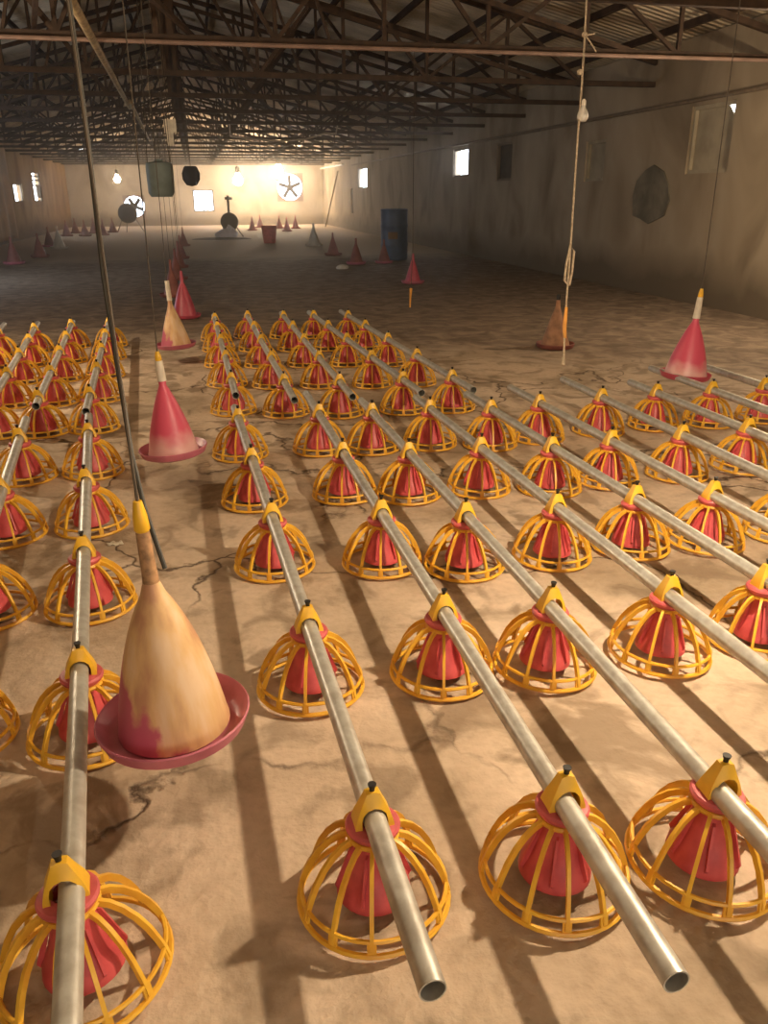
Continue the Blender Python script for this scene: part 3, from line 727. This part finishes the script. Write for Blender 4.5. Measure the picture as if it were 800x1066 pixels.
# blue drum
p = on_floor(410.5, 270.5)
t = thing('plastic_drum', 'tall blue plastic drum standing by the right wall', 'drum', p)
bm = bmesh.new(); R = .325; H = 1.18
prof = [(.001, 0), (R*.93, 0), (R*.98, .02), (R, .06)]
for zz in (.36, .80): prof += [(R, zz-.05), (R*1.025, zz-.03), (R*1.035, zz), (R*1.025, zz+.03), (R, zz+.05)]
prof += [(R, H-.06), (R*1.02, H-.04), (R*1.02, H-.01), (R*.96, H), (R*.93, H-.025), (.001, H-.025)]
lathe(bm, prof, 36); obj('body', bm, M_['blue'], t)
bm = bmesh.new(); lathe(bm, [(.035, H-.026), (.035, H+.0), (.001, H+.0)], 12, c=(.15, .1)); lathe(bm, [(.035, H-.026), (.035, H+.0), (.001, H+.0)], 12, c=(-.15, -.1)); obj('bung', bm, M_['black'], t)
# faint reddish rectangular sticker on its front
bm = bmesh.new(); rr = R+.004
for k in range(6):
    a0, a1 = -PI/2-.38-.3+k*.12, -PI/2-.38-.3+(k+1)*.12
    v = [bm.verts.new((rr*math.cos(a), rr*math.sin(a), z)) for a, z in ((a0, .50), (a1, .50), (a1, .66), (a0, .66))]; bm.faces.new(v)
o = obj('sticker', bm, M_['tarp'], t); o['label'] = 'faded reddish sticker'

# hanging rope with knots and an unlit bulb
base = at_depth(587, 380, 5.0)
def rp(px, py): return at_depth(px, py, 5.0)
P_ = [(587, 379), (588, 352), (589, 330), (591, 300), (594, 262), (598, 200), (602, 140), (606, 90), (609, 40), (611, 0)]
pts = [rp(*q) for q in P_]; d = pts[-1]-pts[-2]; pts.append(pts[-1]+d*2.2); pts.append(Vector((pts[-1].x, 4.65, 3.06)))
t = thing('hanging_rope', 'knotted pale rope hanging from the roof over the right feeder rows', 'rope', pts[0])
o3 = pts[0]
bm = bmesh.new(); tube(bm, [q-o3 for q in pts], .0065, 8); obj('strand', bm, M_['rope'], t)
bm = bmesh.new(); tube(bm, [rp(*q)-o3 for q in ((592, 296), (588, 292), (590, 275), (594, 256), (598, 262), (596, 282), (593, 297))], .0075, 8); obj('loop', bm, M_['rope'], t)
bm = bmesh.new(); tube(bm, [rp(588.5, 352)-o3, rp(588, 340)-o3, rp(590, 320)-o3], .0125, 8, True, [.009, .014, .010]); o = obj('tape', bm, M_['orange'], t); o['label'] = 'orange yellow taped piece'
bm = bmesh.new(); tube(bm, [rp(586, 380)-o3, rp(587, 372)-o3], .012, 8, True, [.015, .009]); obj('knot', bm, M_['rope'], t)
bm = bmesh.new()
for q in ((609, 36), (604, 75)): 
    c = rp(*q)-o3; bmesh.ops.create_icosphere(bm, subdivisions=2, radius=.018, matrix=Matrix.Translation(c))
tube(bm, [rp(609, 36)-o3, rp(615, 44)-o3, rp(621, 54)-o3], .005, 6); tube(bm, [rp(609, 38)-o3, rp(614, 36)-o3, rp(620, 35)-o3], .005, 6)
obj('knot', bm, M_['rope'], t)
a_, b_, c_ = at_y(427, 320, 9.87), at_y(428, 300, 9.87), at_y(430, 262, 9.87)
t = thing('hanging_rope', 'short yellow rope end dangling in front of the red cone near the drum', 'rope', a_)
bm = bmesh.new(); tube(bm, [(0, 0, 0), ((b_-a_).x*.4, 0, (b_.z-a_.z)*.5), (b_-a_)], .016, 6, True, [.010, .012, .02]); obj('taped_end', bm, M_['orange'], t)
bm = bmesh.new(); tube(bm, [b_-a_, c_-a_, Vector((c_.x-a_.x, 0, 3.0-a_.z))], .004, 6); obj('strand', bm, M_['cord'], t)
def glass_mat():
    m = bpy.data.materials.new('frosted_glass'); nt, b = nodes(m)
    b.inputs['Base Color'].default_value = (.85, .82, .75, 1); b.inputs['Roughness'].default_value = .12
    b.inputs['Transmission Weight'].default_value = .5
    return m
c = rp(607, 120)
t = thing('unlit_bulb', 'small unlit clear bulb tied to the hanging rope', 'light bulb', c)
bm = bmesh.new(); lathe(bm, [(.001, -.04), (.02, -.036), (.034, -.018), (.036, 0), (.028, .022), (.016, .04), (.014, .055)], 16); obj('glass', bm, glass_mat(), t)
bm = bmesh.new(); lathe(bm, [(.014, .05), (.014, .08), (.006, .09)], 12, True, True); obj('socket', bm, M_['white'], t)

# things hanging in the middle of the hall
c = at_y(167, 187, 12.3)
t = thing('water_tank', 'blue grey plastic tank hanging in the middle of the hall', 'tank', c)
bm = bmesh.new(); lathe(bm, [(.001, -.22), (.14, -.22), (.175, -.17), (.18, .16), (.17, .21), (.06, .23), (.05, .26), (.001, .26)], 24); obj('body', bm, M_['bluegrey'], t)
bm = bmesh.new()
for sgn in (-1, 1): tube(bm, [(.15*sgn, 0, .2), (.02*sgn, 0, roof_z(c.x)-c.z-.02)], .006, 6)
obj('hanging_wire', bm, M_['cord'], t)
c = at_y(199, 183, 20.0)
t = thing('round_pot', 'dark round pot hanging right of the blue grey tank', 'pot', c)
bm = bmesh.new(); lathe(bm, [(.001, -.22), (.12, -.19), (.19, -.08), (.20, .05), (.15, .17), (.12, .20), (.10, .20), (.001, .16)], 20); obj('body', bm, M_['dark'], t)
bm = bmesh.new(); tube(bm, [(0, 0, .16), (0, 0, roof_z(c.x)-c.z-.02)], .008, 6); obj('hanging_wire', bm, M_['cord'], t)
c = at_y(177, 138, 12.45)
t = thing('white_box', 'small whitish plastic piece hanging above the blue grey tank', 'box', c)
bm = bmesh.new(); box(bm, -.07, .09, -.04, .04, .0, .16); box(bm, -.05, .04, -.035, .035, -.16, .0); bmesh.ops.bevel(bm, geom=bm.edges[:], offset=.012, segments=2); obj('body', bm, M_['white'], t)
bm = bmesh.new(); tube(bm, [(0, 0, .15), (0, 0, roof_z(c.x)-c.z-.02)], .006, 6); obj('hanging_wire', bm, M_['cord'], t)

# round dark heaters on stands
def heater(label, px, py, Y, r, pipe_up):
    c = at_y(px, py, Y)
    t = thing('brooder_heater', label, 'heater', (c.x, c.y, 0))
    zc = c.z
    bm = bmesh.new(); lathe(bm, [(.001, -r*.75), (r*.5, -r*.75), (r*.8, -r*.6), (r, -r*.25), (r, r*.25), (r*.8, r*.6), (r*.4, r*.75), (.001, r*.75)], 24)
    bmesh.ops.rotate(bm, verts=bm.verts, matrix=Matrix.Rotation(PI/2, 3, 'X')); obj('body', bm, M_['dark'], t, True, (0, 0, zc))
    for k in range(3):
        a = 2*PI*k/3+.4; bm = bmesh.new(); tube(bm, [(r*.7*math.cos(a), r*.5*math.sin(a), zc-r*.4), (r*1.6*math.cos(a), r*1.3*math.sin(a), 0)], .02, 6); obj('leg', bm, M_['dark'], t)
    if pipe_up:
        bm = bmesh.new(); tube(bm, [(0, 0, zc+r*.7), (0, 0, zc+pipe_up)], .045, 8); box(bm, -.12, .16, -.05, .05, zc+pipe_up-.16, zc+pipe_up-.06); obj('flue', bm, M_['dark'], t)
heater('dark round heater on legs behind the white sack on the floor', 239, 231, 33.4, .34, .95)
heater('dark round heater on legs in front of the left fan opening', 133, 222, 40.0, .42, 0)
p = on_floor(236, 248.5)
bm = bmesh.new()
bmesh.ops.create_uvsphere(bm, u_segments=24, v_segments=12, radius=1)
for v in bm.verts:
    v.co.x *= .42*(1+.12*math.sin(v.co.z*6)); v.co.y *= .3; v.co.z = max(v.co.z*.26, -.10)+.10+(.16 if v.co.x > .1 else 0)*max(v.co.z, 0)
so = obj('feed_sack', bm, M_['sack'], None, True, p); so.rotation_euler = (0, 0, .3)
tag(so, 'bright white sack lying on the floor below the dark heater', 'sack')
# dark debris strip right and left of the sack
for lab, u, v, sx_, in (('flat dark heap of litter under the white sack', 231, 249, 1.1),):
    p = on_floor(u, v); bm = bmesh.new(); bmesh.ops.create_uvsphere(bm, u_segments=24, v_segments=10, radius=1)
    for q in bm.verts: q.co = Vector((q.co.x*sx_, q.co.y*.5, max(q.co.z*.07, -.01)))
    tag(obj('litter_heap', bm, M_['darkboard'], None, True, p), lab, 'heap')
# white stone beside the cones
p = on_floor(357, 280); bm = bmesh.new(); bmesh.ops.create_icosphere(bm, subdivisions=2, radius=.11)
for q in bm.verts: q.co.z = max(q.co.z*.6, -.03)+.03; q.co.x *= 1.3+.1*math.sin(q.co.y*40)
tag(obj('white_lump', bm, M_['white'], None, True, p), 'small whitish lump on the floor in front of the cones', 'lump')
# two leaning poles and a hanging light cord at the right wall
for (u0, v0, u1, v1, lab) in ((341, 236, 352, 178, 'thin dark pole leaning on the far right wall'), ):
    a = at_x(u0, v0, XR-.5); a.z = 0; a = Vector((XR-.55, at_x(u1, v1, XR-.04).y+1.2, 0)); b = at_x(u1, v1, XR-.05)
    bm = bmesh.new(); tube(bm, [a, b], .03, 8); tag(obj('leaning_pole', bm, M_['frame']), lab, 'pole')
bm = bmesh.new(); a = at_x(366, 196, XR-.04); b = at_x(367, 222, XR-.04); tube(bm, [a, Vector((a.x, a.y-.05, (a.z+b.z)/2)), Vector((a.x, b.y, b.z))], .035, 8)
tag(obj('short_pipe', bm, M_['white']), 'short pale pipe fixed on the far right wall', 'pipe')
# litter lying on the slab: a torn scrap near the left pipe
p = on_floor(120, 567); bm = bmesh.new(); bmesh.ops.create_grid(bm, x_segments=8, y_segments=4, size=1)
for q in bm.verts: q.co = Vector((q.co.x*.038*(1-.3*abs(q.co.y)), q.co.y*.018, .008+.006*math.sin(q.co.x*5)*math.cos(q.co.y*3)))
so = obj('scrap', bm, M_['white'], None, True, (p.x, p.y, .0)); md = so.modifiers.new('t', 'SOLIDIFY'); md.thickness = .004
tag(so, 'small torn whitish scrap on the floor left of the large tan cone', 'scrap')
